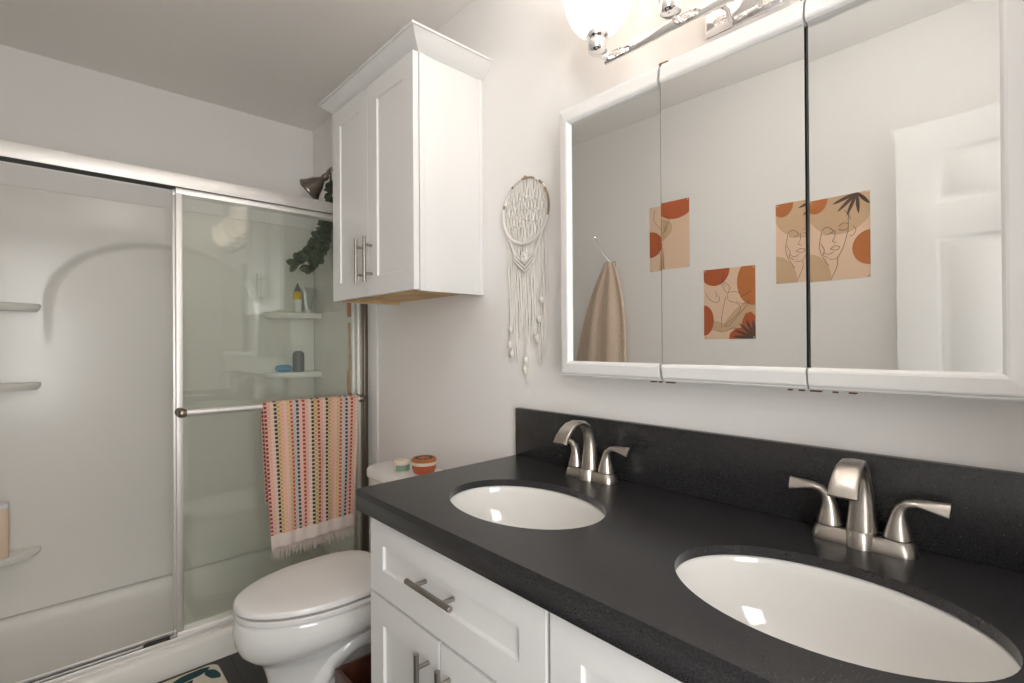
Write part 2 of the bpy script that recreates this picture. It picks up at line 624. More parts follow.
outer = sliding(2.270, .024, .778, 'outer sliding glass shower door carrying the towel bar')
inner = sliding(2.300, .036, .784, 'inner sliding glass shower door stacked behind the outer one')
# black guide at the foot of the opening
b = MB(); b.box((2.259, .80, .104), (2.279, .880, .128), .002)
b.build('door_guide', M['gap'], fr)
BX, BZ = 2.208, .972
b = MB(); b.tube([(BX, .052, BZ), (BX, .772, BZ)], .0125, 16)
tb = b.build('towel_bar', M['rail'], outer)
for y in (.768, .056):
    b = MB()
    b.lathe([(.016, 0), (.017, .004), (.014, .010), (.010, .014), (.009, .046)], (2.2595, y, BZ), (-1, 0, 0), 20)
    b.lathe([(.0, -.016), (.011, -.015), (.0165, -.008), (.0165, .008), (.011, .015), (0, .016)], (BX, y, BZ), (0, 1, 0), 20)
    b.build('bracket', M['pewter'], tb)

# ------------------------------------------------------------------ striped towel on the bar
def grid_mesh(name, fn, nu, nv, m, thick=0, parent=None, sub=0):
    me = bpy.data.meshes.new(name)
    pts = [Vector(fn(i/nu, j/nv)) for j in range(nv+1) for i in range(nu+1)]
    lo = Vector([min(p[k] for p in pts) for k in range(3)])
    hi = Vector([max(p[k] for p in pts) for k in range(3)])
    base = Vector(((lo.x+hi.x)/2, (lo.y+hi.y)/2, lo.z))
    fs = []
    for j in range(nv):
        for i in range(nu):
            a = j*(nu+1)+i
            fs.append((a, a+1, a+nu+2, a+nu+1))
    me.from_pydata([p-base for p in pts], [], fs)
    uv = me.uv_layers.new(name='UVMap')
    for p in me.polygons:
        p.use_smooth = True
        for li in p.loop_indices:
            vi = me.loops[li].vertex_index
            uv.data[li].uv = ((vi % (nu+1))/nu, (vi//(nu+1))/nv)
    me.materials.append(m)
    o = bpy.data.objects.new(name, me)
    COL.objects.link(o)
    o['_w'] = list(base)
    if parent:
        o.parent = parent
        o.location = base-Vector(parent['_w'])
    else:
        o.location = base
    if thick:
        s = o.modifiers.new('thickness', 'SOLIDIFY'); s.thickness = thick; s.offset = 0
    return o


BACK, R_, FRONT = .40, .0165, .585
TOT = BACK+PI*R_+FRONT


def towel_pt(u, v):
    s = v*TOT
    if s < BACK:
        x, z, d = BX+R_, BZ-(BACK-s), BACK-s
    elif s < BACK+PI*R_:
        a = (s-BACK)/R_
        x, z, d = BX+R_*math.cos(a), BZ+R_*math.sin(a), 0
    else:
        d = s-BACK-PI*R_
        x, z = BX-R_, BZ-d
    front = s > BACK+PI*R_/2
    k = min(1, d/.25)
    ya, yb = .492-.030*d/.6, .080+.026*d/.6
    y = ya+(yb-ya)*u
    wv = .0045*math.sin(u*19+1)+.003*math.sin(u*41+d*6)
    if front:
        x += -.004*k + k*wv - .006*d
        z += .012*(u-.5)*min(1, d/.5)
    else:
        x += k*.3*wv + .004*k
    return (x, y, z)


tw = root('hand_towel', (BX, .285, .35), 'cream hand towel with narrow multicoloured stripes draped over shower door bar', 'towel')
grid_mesh('towel_cloth', towel_pt, 90, 90, M['towel'], .005, tw)
b = MB()
for k in range(95):
    u = (k+.5)/95
    p = Vector(towel_pt(u, 1))
    l = random.uniform(.030, .052)
    pts = [p+Vector((random.uniform(-.001, .001), 0, .004))]
    dy = random.uniform(-.007, .007)
    for q in range(1, 4):
        pts.append(p+Vector((random.uniform(-.004, .003), dy*q/3, -l*q/3)))
    b.tube(pts, [.0018, .0017, .0015, .0008], 5)
tag(b.build('fringe', M['fringe'], tw), kind='stuff')

# ------------------------------------------------------------------ shower head, eucalyptus, bath items
sh = root('overhead_shower', (2.565, .10, 1.97), 'dark pewter bell shower head on curved arm above the glass door', 'shower head')
arm = [(2.57, .002, 2.150), (2.57, .020, 2.152), (2.57, .040, 2.147), (2.57, .055, 2.132), (2.568, .066, 2.112), (2.567, .074, 2.098)]
b = MB(); b.tube(arm, .0105, 12); b.build('shower_arm', M['pewter'], sh)
b = MB(); b.lathe([(.034, 0), (.034, .004), (.024, .010), (.013, .014)], (2.57, .0005, 2.150), (0, 1, 0), 28); b.build('flange', M['pewter'], sh)
ax = Vector((.48, .60, -.64)).normalized()
hc = Vector((2.565, .072, 2.100))
b = MB()
b.lathe([(.013, -.012), (.017, -.004), (.018, .012), (.014, .022), (.020, .034), (.036, .056), (.046, .080), (.056, .098), (.064, .108), (.064, .116), (.057, .120)], hc, ax, 32)
hd = b.build('spray_bell', M['pewter'], sh)
b = MB()
b.lathe([(.054, .1201), (.054, .123), (.0, .126)], hc, ax, 28)
u_ = ax.orthogonal().normalized(); v_ = ax.cross(u_)
for rr, n in ((.018, 6), (.032, 12), (.045, 18)):
    for k in range(n):
        a = 2*PI*k/n
        b.lathe([(.0025, 0), (.0018, .003), (0, .0032)], hc+ax*.124+(u_*math.cos(a)+v_*math.sin(a))*rr, ax, 6)
b.build('face_plate', M['gap'], hd)

eu = root('eucalyptus_bunch', (2.59, .09, 1.61), 'bunch of dark green eucalyptus leaves hanging beside the shower head', 'plant')
stems = [[(2.585, .040, 2.150), (2.60, .036, 2.02), (2.60, .050, 1.90), (2.59, .120, 1.75), (2.58, .235, 1.635)],
         [(2.585, .042, 2.150), (2.59, .036, 2.02), (2.58, .055, 1.88), (2.56, .100, 1.74), (2.55, .165, 1.615)],
         [(2.580, .040, 2.150), (2.58, .040, 2.03), (2.57, .060, 1.90), (2.58, .090, 1.80), (2.58, .160, 1.70)],
         [(2.585, .038, 2.150), (2.62, .034, 2.02), (2.62, .040, 1.90), (2.63, .060, 1.78), (2.62, .095, 1.69)]]


def spline(pts, n):
    P = [Vector(p) for p in pts]
    P = [P[0]*2-P[1]]+P+[P[-1]*2-P[-2]]
    out = []
    segs = len(P)-3
    for i in range(n+1):
        t = i/n*segs
        k = min(int(t), segs-1)
        f = t-k
        a, b_, c, d = P[k:k+4]
        out.append(.5*((2*b_)+(c-a)*f+(2*a-5*b_+4*c-d)*f*f+(3*b_-a-3*c+d)*f**3))
    return out


bs, bl = MB(), MB()
for st in stems:
    sp = spline(st, 34)
    bs.tube(sp, [.003-.0018*i/34 for i in range(35)], 6)
    for i in range(5, 35):
        if i < 16 and random.random() < .5: continue
        t = (sp[min(i+1, 34)]-sp[max(i-1, 0)]).normalized()
        for q in range(5 if i > 13 else 2):
            d = Vector((random.uniform(-1, 1), random.uniform(-1, 1), random.uniform(-.8, .5)))
            d = (d-t*d.dot(t)*.4+t*.4).normalized()
            nrm = d.cross(Vector((random.random(), random.random(), random.random()))).normalized()
            sd = nrm.cross(d)
            L_ = random.uniform(.030, .052); Wd = L_*.42
            p = sp[i]
            vs = []
            for (a, wd, bend) in ((0, .05, 0), (.25, .8, .08), (.55, 1, .05), (.8, .7, -.02), (1, .05, -.12)):
                for side in (-1, 0, 1):
                    q_ = p+d*L_*a+sd*Wd*wd*side+nrm*L_*(bend+(.10 if side else 0)*wd)
                    q_.y = max(q_.y, .031)
                    vs.append(q_)
            fs = []
            for r in range(4):
                for c in range(2):
                    k = r*3+c
                    fs.append((k, k+1, k+4, k+3))
            bl.faces(vs, fs, True)
bs.build('stems', M['stem'], eu)
lv = bl.build('leaves', M['leaf'], eu, merge=False, recalc=False)
md = lv.modifiers.new('thickness', 'SOLIDIFY'); md.thickness = .0006
b = MB(); b.tube(spline([(2.57, .036, 2.162), (2.585, .036, 2.155), (2.59, .040, 2.135), (2.57, .046, 2.128), (2.555, .046, 2.140), (2.57, .036, 2.162)], 20), .0022, 6)
b.build('twine', M['cream'], eu)

# toiletries on the right corner shelves
ST, SM, SB = 1.3985, 1.0785, .4055
r = root('shampoo_tube', (2.795, .138, ST), 'slim white bottle with yellow band and grey tip, upper right shower shelf', 'bottle')
b = MB(); b.lathe([(.018, 0), (.021, .004), (.021, .072)], (2.795, .138, ST), n=24); b.build('bottle_body', M['white'], r)
b = MB(); b.lathe([(.0212, .072), (.0212, .110), (.019, .114)], (2.795, .138, ST), n=24); b.build('yellow_band', M['yellow'], r)
b = MB(); b.lathe([(.019, .114), (.013, .130), (.006, .150), (.004, .160), (0, .162)], (2.795, .138, ST), n=20); b.build('cap', M['greycap'], r)
r = root('cream_tube', (2.795, .085, ST), 'crumpled silver squeeze tube beside the yellow banded bottle in the shower', 'tube')
b = MB()
rs = []
for k in range(9):
    t = k/8
    wx, wy = .024+.012*t, .020*(1-t)+.002
    rs.append([Vector((2.795+wy*math.sin(a)-.006*t, .085+wx*math.cos(a)+.003*math.sin(6*t)-.006*t, ST+.020+.120*t)) for a in [2*PI*i/24 for i in range(24)]])
b.rings(rs); b.build('tube_body', M['silver'], r)
b = MB(); b.lathe([(.021, 0), (.022, .003), (.022, .018), (.020, .020)], (2.795, .085, ST), n=24); b.build('cap', M['white'], r)
r = root('pump_bottle', (2.795, .135, SM), 'dark soap bottle with pale pump collar, middle right shower shelf', 'bottle')
b = MB(); b.lathe([(.026, 0), (.030, .004), (.030, .092), (.027, .104), (.014, .112), (.012, .114)], (2.795, .135, SM), n=28); b.build('bottle_body', M['dark'], r)
b = MB(); b.lathe([(.011, .114), (.011, .126), (.005, .127), (.005, .140)], (2.795, .135, SM), n=20)
b.box((2.775, .123, SM+.136), (2.800, .145, SM+.144), .003); b.build('pump', M['white'], r)
b = MB()
rs = []
for k in range(9):
    a = -PI/2+PI*k/8
    rs.append([Vector((2.795+.026*math.cos(a)*math.cos(t), .215+.044*(.25+.75*math.cos(a))*math.cos(t-PI/2)*(1+.06*math.sin(3*t)), SM+.020+.020*math.sin(a))) for t in [2*PI*i/28 for i in range(28)]])
b.rings(rs)
tag(b.build('soap_bar', M['blue']), 'bright blue soap bar beside dark pump bottle on shower shelf', 'soap')
r = root('body_wash_bottle', (2.775, 1.285, SB), 'pale peach flat-topped bottle with white lid on the low left shower shelf', 'bottle')
b = MB()
pr_ = [(.92, 0), (1, .006), (1, .186), (.96, .192)]
rs = [[Vector((2.775+.022*s*math.copysign(abs(math.cos(a))**.45, math.cos(a)), 1.285+.036*s*math.copysign(abs(math.sin(a))**.45, math.sin(a)), SB+h)) for a in [2*PI*i/32 for i in range(32)]] for s, h in pr_]
b.rings(rs); b.build('bottle_body', M['peach'], r)
b = MB(); b.rings([[Vector((p.x, p.y, SB+h)) for p in rs[1]] for h in (.1925, .206, .212)]); b.build('cap', M['white'], r)

r = root('bath_brush', (2.346, .045, .97), 'wooden bath brush with oval head hanging inside the shower by the jamb', 'brush')
b = MB()
rs = []
for k in range(13):
    t = k/12
    z = .97+.13*t
    hw = .030*math.sin(PI*(.06+.86*t))**.6
    rs.append([Vector((2.346+hw*math.cos(a), .048+.010*math.sin(a), z)) for a in [2*PI*i/20 for i in range(20)]])
b.rings(rs); hb = b.build('brush_head', M['lightwood'], r)
b = MB(); b.tube([(2.346, .048, 1.095), (2.346, .050, 1.20), (2.346, .052, 1.33)], [.007, .005, .007], 12); b.build('handle', M['lightwood'], r)
b = MB(); b.box((2.334, .043, 1.36), (2.358, .061, 1.43), .006, 3); b.build('grip', M['orangewood'], r)
b = MB()
for i in range(7):
    for j in range(-2, 3):
        z = .985+.015*i
        x = 2.346+.009*j*math.sin(PI*(.15+.7*i/6))
        b.tube([(x, .040, z), (x, .029, z)], .0022, 5)
tag(b.build('bristles', M['cream'], hb), kind='stuff')

# ------------------------------------------------------------------ toilet
TX = 1.695
tl = root('toilet', (TX, .40, 0), 'white two-piece toilet with closed oval lid between vanity and shower', 'toilet')


def egg(z, yb, yf, hw, n=48, tilt=0.):
    """rounded outline: ellipse front, squarer back; tilt lifts it towards the back"""
    ym = yb+(yf-yb)*.42
    out = []
    for k in range(n):
        a = 2*PI*k/n
        c, s = math.cos(a), math.sin(a)
        if s >= 0:
            y = ym+(yf-ym)*s; x = hw*c
        else:
            e = 2/3.2
            y = ym-(ym-yb)*abs(s)**e; x = hw*math.copysign(abs(c)**e, c)
        out.append(Vector((TX+x, y, z+tilt*max(0, .70-y))))
    return out


b = MB()
b.rings([egg(0, .17, .622, .122), egg(.012, .168, .626, .125), egg(.03, .17, .622, .119), egg(.10, .17, .620, .112), egg(.17, .165, .628, .113, tilt=.03), egg(.205, .15, .640, .122, tilt=.10),
         egg(.228, .14, .656, .140, tilt=.15), egg(.248, .13, .682, .162, tilt=.14), egg(.276, .12, .705, .177, tilt=.08), egg(.308, .11, .719, .184, tilt=.03), egg(.34, .10, .724, .187), egg(.368, .10, .721, .185), egg(.379, .10, .717, .182), egg(.383, .105, .710, .176)])
for s in (-1, 1):
    b.tube(spline([(TX+s*.080, .52, .10), (TX+s*.092, .46, .19), (TX+s*.102, .38, .245), (TX+s*.106, .29, .225), (TX+s*.10, .23, .12), (TX+s*.092, .22, .02)], 24), [.026+.012*math.sin(PI*i/24) for i in range(25)], 14)
b.build('bowl', M['porcelain'], tl)
for s in (-1, 1):
    b = MB(); b.lathe([(.016, 0), (.016, .008), (.012, .016), (0, .019)], (TX+s*.128, .30, .002), n=18); b.build('bolt_cap', M['plastic'], tl)
b = MB()
b.rings([egg(.389, .225, .716, .181), egg(.3905, .222, .720, .185), egg(.401, .222, .720, .185), egg(.404, .225, .717, .182)])
b.build('seat', M['plastic'], tl)
b = MB()
b.rings([egg(.412, .225, .717, .182), egg(.4145, .222, .721, .1855), egg(.423, .222, .721, .1855), egg(.430, .226, .716, .181), egg(.4335, .235, .70, .167), egg(.435, .27, .64, .12)])
b.build('lid', M['plastic'], tl)
for s in (-1, 1):
    b = MB(); b.box((TX+s*.08-.025, .195, .386), (TX+s*.08+.025, .228, .424), .008, 3); b.build('hinge', M['plastic'], tl)


def rrect(z, x0, x1, y0, y1, rf, rb, n=8, bow=0.):
    out = []
    for (cx, cy, a0, r) in ((x1-rf, y1-rf, 0, rf), (x0+rf, y1-rf, PI/2, rf), (x0+rb, y0+rb, PI, rb), (x1-rb, y0+rb, 1.5*PI, rb)):
        for k in range(n+1):
            a = a0+PI/2*k/n
            x, y = cx+r*math.cos(a), cy+r*math.sin(a)
            if y > (y0+y1)/2: y += bow*(1-((x-(x0+x1)/2)/((x1-x0)/2))**2)
            out.append(Vector((x, y, z)))
    return out


hx = .186
b = MB()
b.rings([rrect(.384, TX-hx+.05, TX+hx-.05, .03, .165, .04, .012, bow=.012), rrect(.40, TX-hx+.035, TX+hx-.035, .022, .180, .04, .012, bow=.012),
         rrect(.50, TX-hx+.015, TX+hx-.015, .018, .192, .045, .012, bow=.012), rrect(.70, TX-hx+.006, TX+hx-.006, .016, .200, .045, .012, bow=.012)])
b.build('tank', M['porcelain'], tl)
b = MB()
b.rings([rrect(.701, TX-hx, TX+hx, .012, .205, .05, .012, bow=.012), rrect(.705, TX-hx-.003, TX+hx+.003, .010, .209, .05, .012, bow=.012), rrect(.732, TX-hx-.003, TX+hx+.003, .010, .209, .05, .012, bow=.012), rrect(.742, TX-hx+.004, TX+hx-.004, .014, .203, .048, .012, bow=.012), rrect(.745, TX-hx+.02, TX+hx-.02, .022, .19, .04, .012, bow=.012)])
b.build('tank_lid', M['porcelain'], tl)
b = MB(); b.lathe([(.014, 0), (.014, .008), (.008, .012), (.008, .02)], (TX+.12, .206, .64), (0, 1, 0), 16); b.tube([(TX+.12, .224, .64), (TX+.05, .228, .632)], [.006, .008], 10)
b.build('flush_handle', M['chrome'], tl)

TT = .7455
r = root('round_tin', (1.675, .155, TT), 'small cream and green round tin on toilet tank beside amber jar', 'tin')
b = MB(); b.lathe([(.026, 0), (.029, .003), (.029, .030), (.027, .033)], (1.675, .155, TT), n=28); b.build('tin_body', M['cream'], r)
b = MB(); b.lathe([(.0296, .006), (.0296, .028)], (1.675, .155, TT), n=28, cap0=False, cap1=False)
for f in [f for f in b.bm.faces if f.calc_center_median().x > 1.668]: b.bm.faces.remove(f)
b.build('green_label', M['green'], r)
b = MB(); b.lathe([(.030, .033), (.030, .041), (.028, .043), (0, .0432)], (1.675, .155, TT), n=28); b.build('tin_lid', M['cream'], r)
r = root('candle_jar', (1.60, .105, TT), 'amber glass candle jar with patterned lid on the toilet tank', 'candle')
jc = (1.60, .105, TT)
b = MB(); b.lathe([(.034, 0), (.040, .004), (.045, .018), (.045, .032)], jc, n=32); b.build('jar', M['amber'], r)
b = MB(); b.lathe([(.0452, .032), (.0452, .044)], jc, n=32); b.build('label_band', M['cream'], r)
b = MB(); b.lathe([(.046, .044), (.046, .052), (.042, .056), (0, .0565)], jc, n=32); ld = b.build('jar_lid', M['terra2'], r)
b = MB()
for k in range(9):
    a = 2*PI*k/9
    b.lathe([(.009, 0), (.007, .0006), (0, .0008)], (jc[0]+.028*math.cos(a), jc[1]+.028*math.sin(a), TT+.0565), n=10)
b.build('painted_petals', M['ink'], ld)

# small wooden bin by the toilet
r = root('waste_bin', (1.37, .37, 0), 'open red-brown wooden bin on the floor between toilet and vanity', 'bin')
x0, x1, y0, y1, zt = 1.235, 1.500, .245, .492, .235
b = MB()
b.box((x0, y0, 0), (x1, y1, .012), .001)
b.build('bin_bottom', M['redwood'], r)
for (a, c) in (((x0, y0, .0125), (x1, y0+.012, zt)), ((x0, y1-.012, .0125), (x1, y1, zt)), ((x0, y0+.0125, .0125), (x0+.012, y1-.0125, zt)), ((x1-.012, y0+.0125, .0125), (x1, y1-.0125, zt))):
    MB().box(a, c, .0015).build('bin_side', M['redwood'], r)

# bath mat
r = root('bath_mat', (1.93, 1.0, 0), 'cream bath mat with dark green leaf pattern on floor before the shower', 'bath mat')
b = MB()
mr = lambda z, s: rrect(z, 1.70+s, 2.190-s, .660+s, 1.40-s, .035, .035)
b.rings([mr(.0005, .004), mr(.006, 0), mr(.012, .003), mr(.014, .010)])
b.build('mat_pile', M['matcream'], r)
b = MB()


def leafpoly(cx, cy, ang, L_, Wd, z):
    d = Vector((math.cos(ang), math.sin(ang), 0)); s = Vector((-d.y, d.x, 0))
    c = Vector((cx, cy, z))
    pts = []
    n = 14
    for k in range(n+1):
        t = k/n
        pts.append(c+d*L_*(t-.5)+s*Wd*math.sin(PI*t)**.8*(1+.12*math.sin(9*t)))
    for k in range(n-1, 0, -1):
        t = k/n
        pts.append(c+d*L_*(t-.5)-s*Wd*.8*math.sin(PI*t)**.8*(1+.12*math.cos(8*t)))
    return pts


for (cx, cy, a, L_, Wd) in ((2.155, .755, 1.75, .135, .026), (2.115, .690, .35, .085, .022), (2.09, .80, 2.2, .12, .02), (2.02, .74, .3, .12, .02), (2.13, .90, 1.2, .13, .02), (2.05, .95, 2.6, .13, .02), (1.95, .86, .6, .14, .022),
                            (1.90, 1.0, 2.0, .13, .02), (2.10, 1.08, .4, .14, .02), (2.0, 1.16, 1.9, .14, .02), (1.86, 1.2, .7, .13, .02), (2.1, 1.27, 2.3, .14, .02), (1.95, 1.31, .2, .13, .02), (1.80, .80, 1.4, .13, .02), (1.79, 1.06, .9, .13, .02)):
    b.prism(leafpoly(cx, cy, a, L_, Wd, .0135), (0, 0, .0015))
b.build('leaf_pattern', M['matgreen'], r)

# ------------------------------------------------------------------ vanity
VX0, VX1, VY, VZ = -.10, 1.165, .525, .811
va = root('vanity_cabinet', ((VX0+VX1)/2, .27, 0), 'white shaker vanity cabinet with bar pulls below the black countertop', 'cabinet')
b = MB()
b.box((VX0, .001, .10), (VX0+.018, VY, VZ), .001); b.box((VX1-.018, .001, .10), (VX1, VY, VZ), .001)
b.box((VX0+.0185, .001, .10), (VX1-.0185, VY, .118), .001); b.box((VX0+.0185, .001, .118), (VX1-.0185, .010, VZ), .001)
b.box((VX0+.0185, VY-.018, .118), (VX1-.0185, VY, VZ), .001)
b.build('carcass', M['cab'], va)
MB().box((VX0+.01, .001, 0), (VX1-.01, VY-.06, .0995), .001).build('toe_kick', M['cab'], va)


def bar_pull(c, axis, L_, out, parent, r=.006, so=.030, name='handle'):
    c, a, o = Vector(c), Vector(axis), Vector(out)
    b = MB()
    p = c+o*so
    b.tube([p-a*(L_/2), p-a*(L_/2-.0005), p+a*(L_/2-.0005), p+a*(L_/2)], [r*.9, r, r, r*.9], 14)
    for s in (-1, 1):
        q = c+a*s*L_*.31
        b.tube([q+o*.0002, q+o*so], r*.8, 12)
    return b.build(name, M['pull'], parent)


SHK = [(.002, .005), (.004, .0065)]


def shaker(name, x0, x1, z0, z1, y, parent, st=.058, th=.019):
    b = MB()
    w_, h_ = x1-x0, z1-z0
    b.panel((x1, y, z0), (-1, 0, 0), (0, 0, 1), (0, 1, 0), w_, h_, th, [(st, st, w_-st, h_-st)], SHK)
    return b.build(name, M['cab'], parent, sharp=20)


FY = .545
for (x0, x1) in ((.560, 1.158), (-.048, .549)):
    d = shaker('drawer', x0, x1, .621, .804, FY, va, .062)
    xm = (x0+x1)/2
    if x0 > .5: bar_pull((xm, FY, .722), (1, 0, 0), .160, (0, 1, 0), d)
    else: bar_pull((xm, FY, .722), (1, 0, 0), .160, (0, 1, 0), d)
    for (a, c, hx_) in ((xm+.0035, x1, xm+.041), (x0, xm-.0035, xm-.035)):
        dd = shaker('door', a, c, .112, .613, FY, va, .062)
        bar_pull((hx_, FY, .505), (0, 0, 1), .160, (0, 1, 0), dd)
shaker('filler', -.098, -.054, .112, .804, FY, va, .015)

# countertop with two oval cut-outs
CX0, CX1, CY0, CY1, CT = -.125, 1.190, .001, .567, .8635
SINKS = [(.832, .330), (.232, .330)]
SA, SBb = .2045, .149


def slab_with_holes(x0, x1, y0, y1, z0, z1, holes, n=72):
    b = MB()
    bm = b.bm
    for z in (z0, z1):
        edges = []
        def loop(pts):
            vs = [bm.verts.new(p) for p in pts]
            return [bm.edges.new((vs[i], vs[(i+1) % len(vs)])) for i in range(len(vs))]
        edges += loop([(x0, y0, z), (x1, y0, z), (x1, y1, z), (x0, y1, z)])
        for cx, cy in holes:
            edges += loop([(cx+SA*math.cos(2*PI*k/n), cy+SBb*math.sin(2*PI*k/n), z) for k in range(n)])
        bmesh.ops.triangle_fill(bm, edges=edges, use_beauty=True)
    b.rings([[Vector(p) for p in ((x0, y0, z), (x1, y0, z), (x1, y1, z), (x0, y1, z))] for z in (z0, z1)], False, False, smooth=False)
    for cx, cy in holes:
        rr = [[Vector((cx+(SA+e)*math.cos(2*PI*k/n), cy+(SBb+e)*math.sin(2*PI*k/n), z)) for k in range(n)] for z, e in ((z0, 0), (z1, 0))]
        b.rings(rr, False, False)
    return b


b = slab_with_holes(CX0, CX1, CY0, CY1, .8465, CT, SINKS)
ct = root('countertop', ((CX0+CX1)/2, .283, VZ), 'black quartz countertop with two oval cut-outs and a low backsplash', 'countertop')
b.build('counter_slab', M['quartz'], ct, sharp=30)
b = MB()
b.box((CX0, CY1-.030, .812), (CX1, CY1, .8466), .0005); b.box((CX1-.020, CY0, .812), (CX1, CY1-.0301, .8466), .0005)
b.build('counter_edge', M['quartz'], ct)
MB().box((CX0, .001, CT), (CX1, .021, 1.016), .0015).build('backsplash', M['quartz'], ct)

# sinks
def sink(c, label):
    r = root('sink_basin', (c[0], c[1], .69), label, 'sink', 'undermount oval sinks')
    b = MB()
    n = 64
    R = lambda s, z: [Vector((c[0]+(SA+s)*math.cos(2*PI*k/n), c[1]+(SBb+s)*math.sin(2*PI*k/n), z)) for k in range(n)]
    S = lambda q, z: [Vector((c[0]+(SA)*q*math.cos(2*PI*k/n), c[1]+(SBb)*q*math.sin(2*PI*k/n), z)) for k in range(n)]
    rs = [R(.018, .834), R(.018, .846), R(.004, .846), R(.001, .841)]
    for k in range(1, 15):
        t = k/14
        q = math.cos(t*PI/2*.93)**.55
        rs.append(S(max(q, .11), .841-.144*math.sin(t*PI/2)))
    rs.append(S(.105, .6965))
    rs += [S(.105, .690), S(.5, .692)]
    for k in range(13, 0, -1):
        t = k/14
        q = math.cos(t*PI/2*.93)**.55
        rs.append(S(max(q, .11)+.05, .822-.130*math.sin(t*PI/2)))
    rs.append(R(.010, .830))
    b.rings(rs, False, False)
    b.build('basin', M['basin'], r, sharp=60)
    b = MB(); b.lathe([(.019, 0), (.021, .002), (.018, .004), (.012, .003), (0, .005)], (c[0], c[1], .6966), n=28); b.build('drain', M['nickel'], r)
    return r


s0 = sink(SINKS[0], 'white oval sink basin nearer the toilet, set in the black countertop')
dup(s0, (SINKS[1][0]-SINKS[0][0], 0, 0), 'white oval sink basin in the foreground, farther from the toilet')

# faucets
def faucet(cx, cy, label):
    z = CT
    r = root('faucet', (cx, cy, z), label, 'faucet', 'two-handle sink faucets')
    b = MB()
    def plate(zz, s):
        return rrect(zz, cx-.079+s, cx+.079-s, cy-.026+s, cy+.026-s, .022, .022)
    b.rings([plate(z, .0), plate(z+.004, 0), plate(z+.020, .004), plate(z+.024, .007)])
    b.rings([[Vector((cx+(.026-s)*math.cos(a), cy+.006+(.030-s)*math.sin(a), zz)) for a in [2*PI*k/28 for k in range(28)]] for zz, s in ((z, 0), (z+.022, .002), (z+.028, .005))])
    b.build('base_plate', M['nickel'], r)
    # spout: round column that becomes a broad arched blade
    b = MB()
    path = [(0, .026, .0240, .0240), (0, .045, .0220, .0215), (0, .070, .0195, .0185), (.001, .095, .0170, .0160), (.006, .118, .0150, .0130), (.017, .138, .0145, .0095),
            (.034, .150, .0155, .0072), (.056, .154, .0170, .0062), (.078, .150, .0185, .0056), (.097, .138, .0200, .0054), (.112, .122, .0212, .0052), (.120, .108, .0218, .0050)]
    rs = []
    n = 28
    for i, (py, pz, wx, wt) in enumerate(path):
        a, c = path[max(i-1, 0)], path[min(i+1, len(path)-1)]
        t = Vector((0, c[0]-a[0], c[1]-a[1])).normalized()
        nrm = Vector((0, -t.z, t.y))
        e = 1.0 if i < 4 else max(.45, 1-.12*(i-3))
        rs.append([Vector((cx, cy+.002+py, z+pz))+Vector((1, 0, 0))*wx*math.copysign(abs(math.cos(q))**e, math.cos(q))+nrm*wt*math.copysign(abs(math.sin(q))**e, math.sin(q)) for q in [2*PI*k/n for k in range(n)]])
    b.rings(rs)
    sp_ = b.build('spout', M['nickel'], r, sharp=50)
    b = MB(); b.lathe([(.003, 0), (.003, .055), (.006, .058), (.0065, .066), (.004, .068)], (cx, cy-.020, z+.024), n=14); b.lathe([(.0075, .028), (.0075, .034)], (cx, cy-.02, z), n=14)
    b.build('lift_rod', M['nickel'], r)
    for s in (-1, 1):
        b = MB()
        hx0 = cx+s*.051
        P = [(0, .0255, .0215, .0215), (0, .032, .0210, .0210), (.000, .050, .0165, .0165), (.001, .068, .0125, .0125), (.005, .084, .0105, .0105), (.014, .0955, .0070, .0095), (.026, .0995, .0046, .0090), (.040, .0990, .0034, .0098), (.056, .0970, .0030, .0112), (.068, .0960, .0028, .0130)]
        rs = []
        P = [(a_, .0255+(z_-.0255)*.87, c_, d_) for a_, z_, c_, d_ in P]
        for i, (px_, pz, wt, wy) in enumerate(P):
            a, c = P[max(i-1, 0)], P[min(i+1, len(P)-1)]
            t = Vector((s*(c[0]-a[0]), 0, c[1]-a[1])).normalized()
            nrm = Vector((-t.z, 0, t.x))
            tw_ = math.radians(58)*max(0, min(1, (i-4)/4))
            up_ = nrm*s
            wa = Vector((0, 1, 0))*math.cos(tw_)-up_*math.sin(tw_)
            na = up_*math.cos(tw_)+Vector((0, 1, 0))*math.sin(tw_)
            rs.append([Vector((hx0+s*px_, cy, z+pz))+na*wt*math.cos(q)+wa*wy*math.sin(q) for q in [2*PI*k/20 for k in range(20)]])
        b.rings(rs)
        hb = b.build('handle', M['nickel'], r, sharp=60)
    return r


f0 = faucet(.846, .066, 'brushed nickel two-handle faucet behind the sink nearer the toilet')
dup(f0, (.236-.846, 0, 0), 'brushed nickel two-handle faucet behind the foreground sink')

# ------------------------------------------------------------------ medicine cabinet (three mirrored doors, slightly out of line)
ZB, ZT = 1.1355, 1.862
MD = .098
mc = root('medicine_cabinet', (.45, .04, ZB), 'white three-door mirrored medicine cabinet mounted above the sinks', 'mirror cabinet')
b = MB(); b.box((.020, .001, ZB+.004), (.905, .070, ZT-.004), .002); b.build('cabinet_box', M['mirror_frame'], mc)


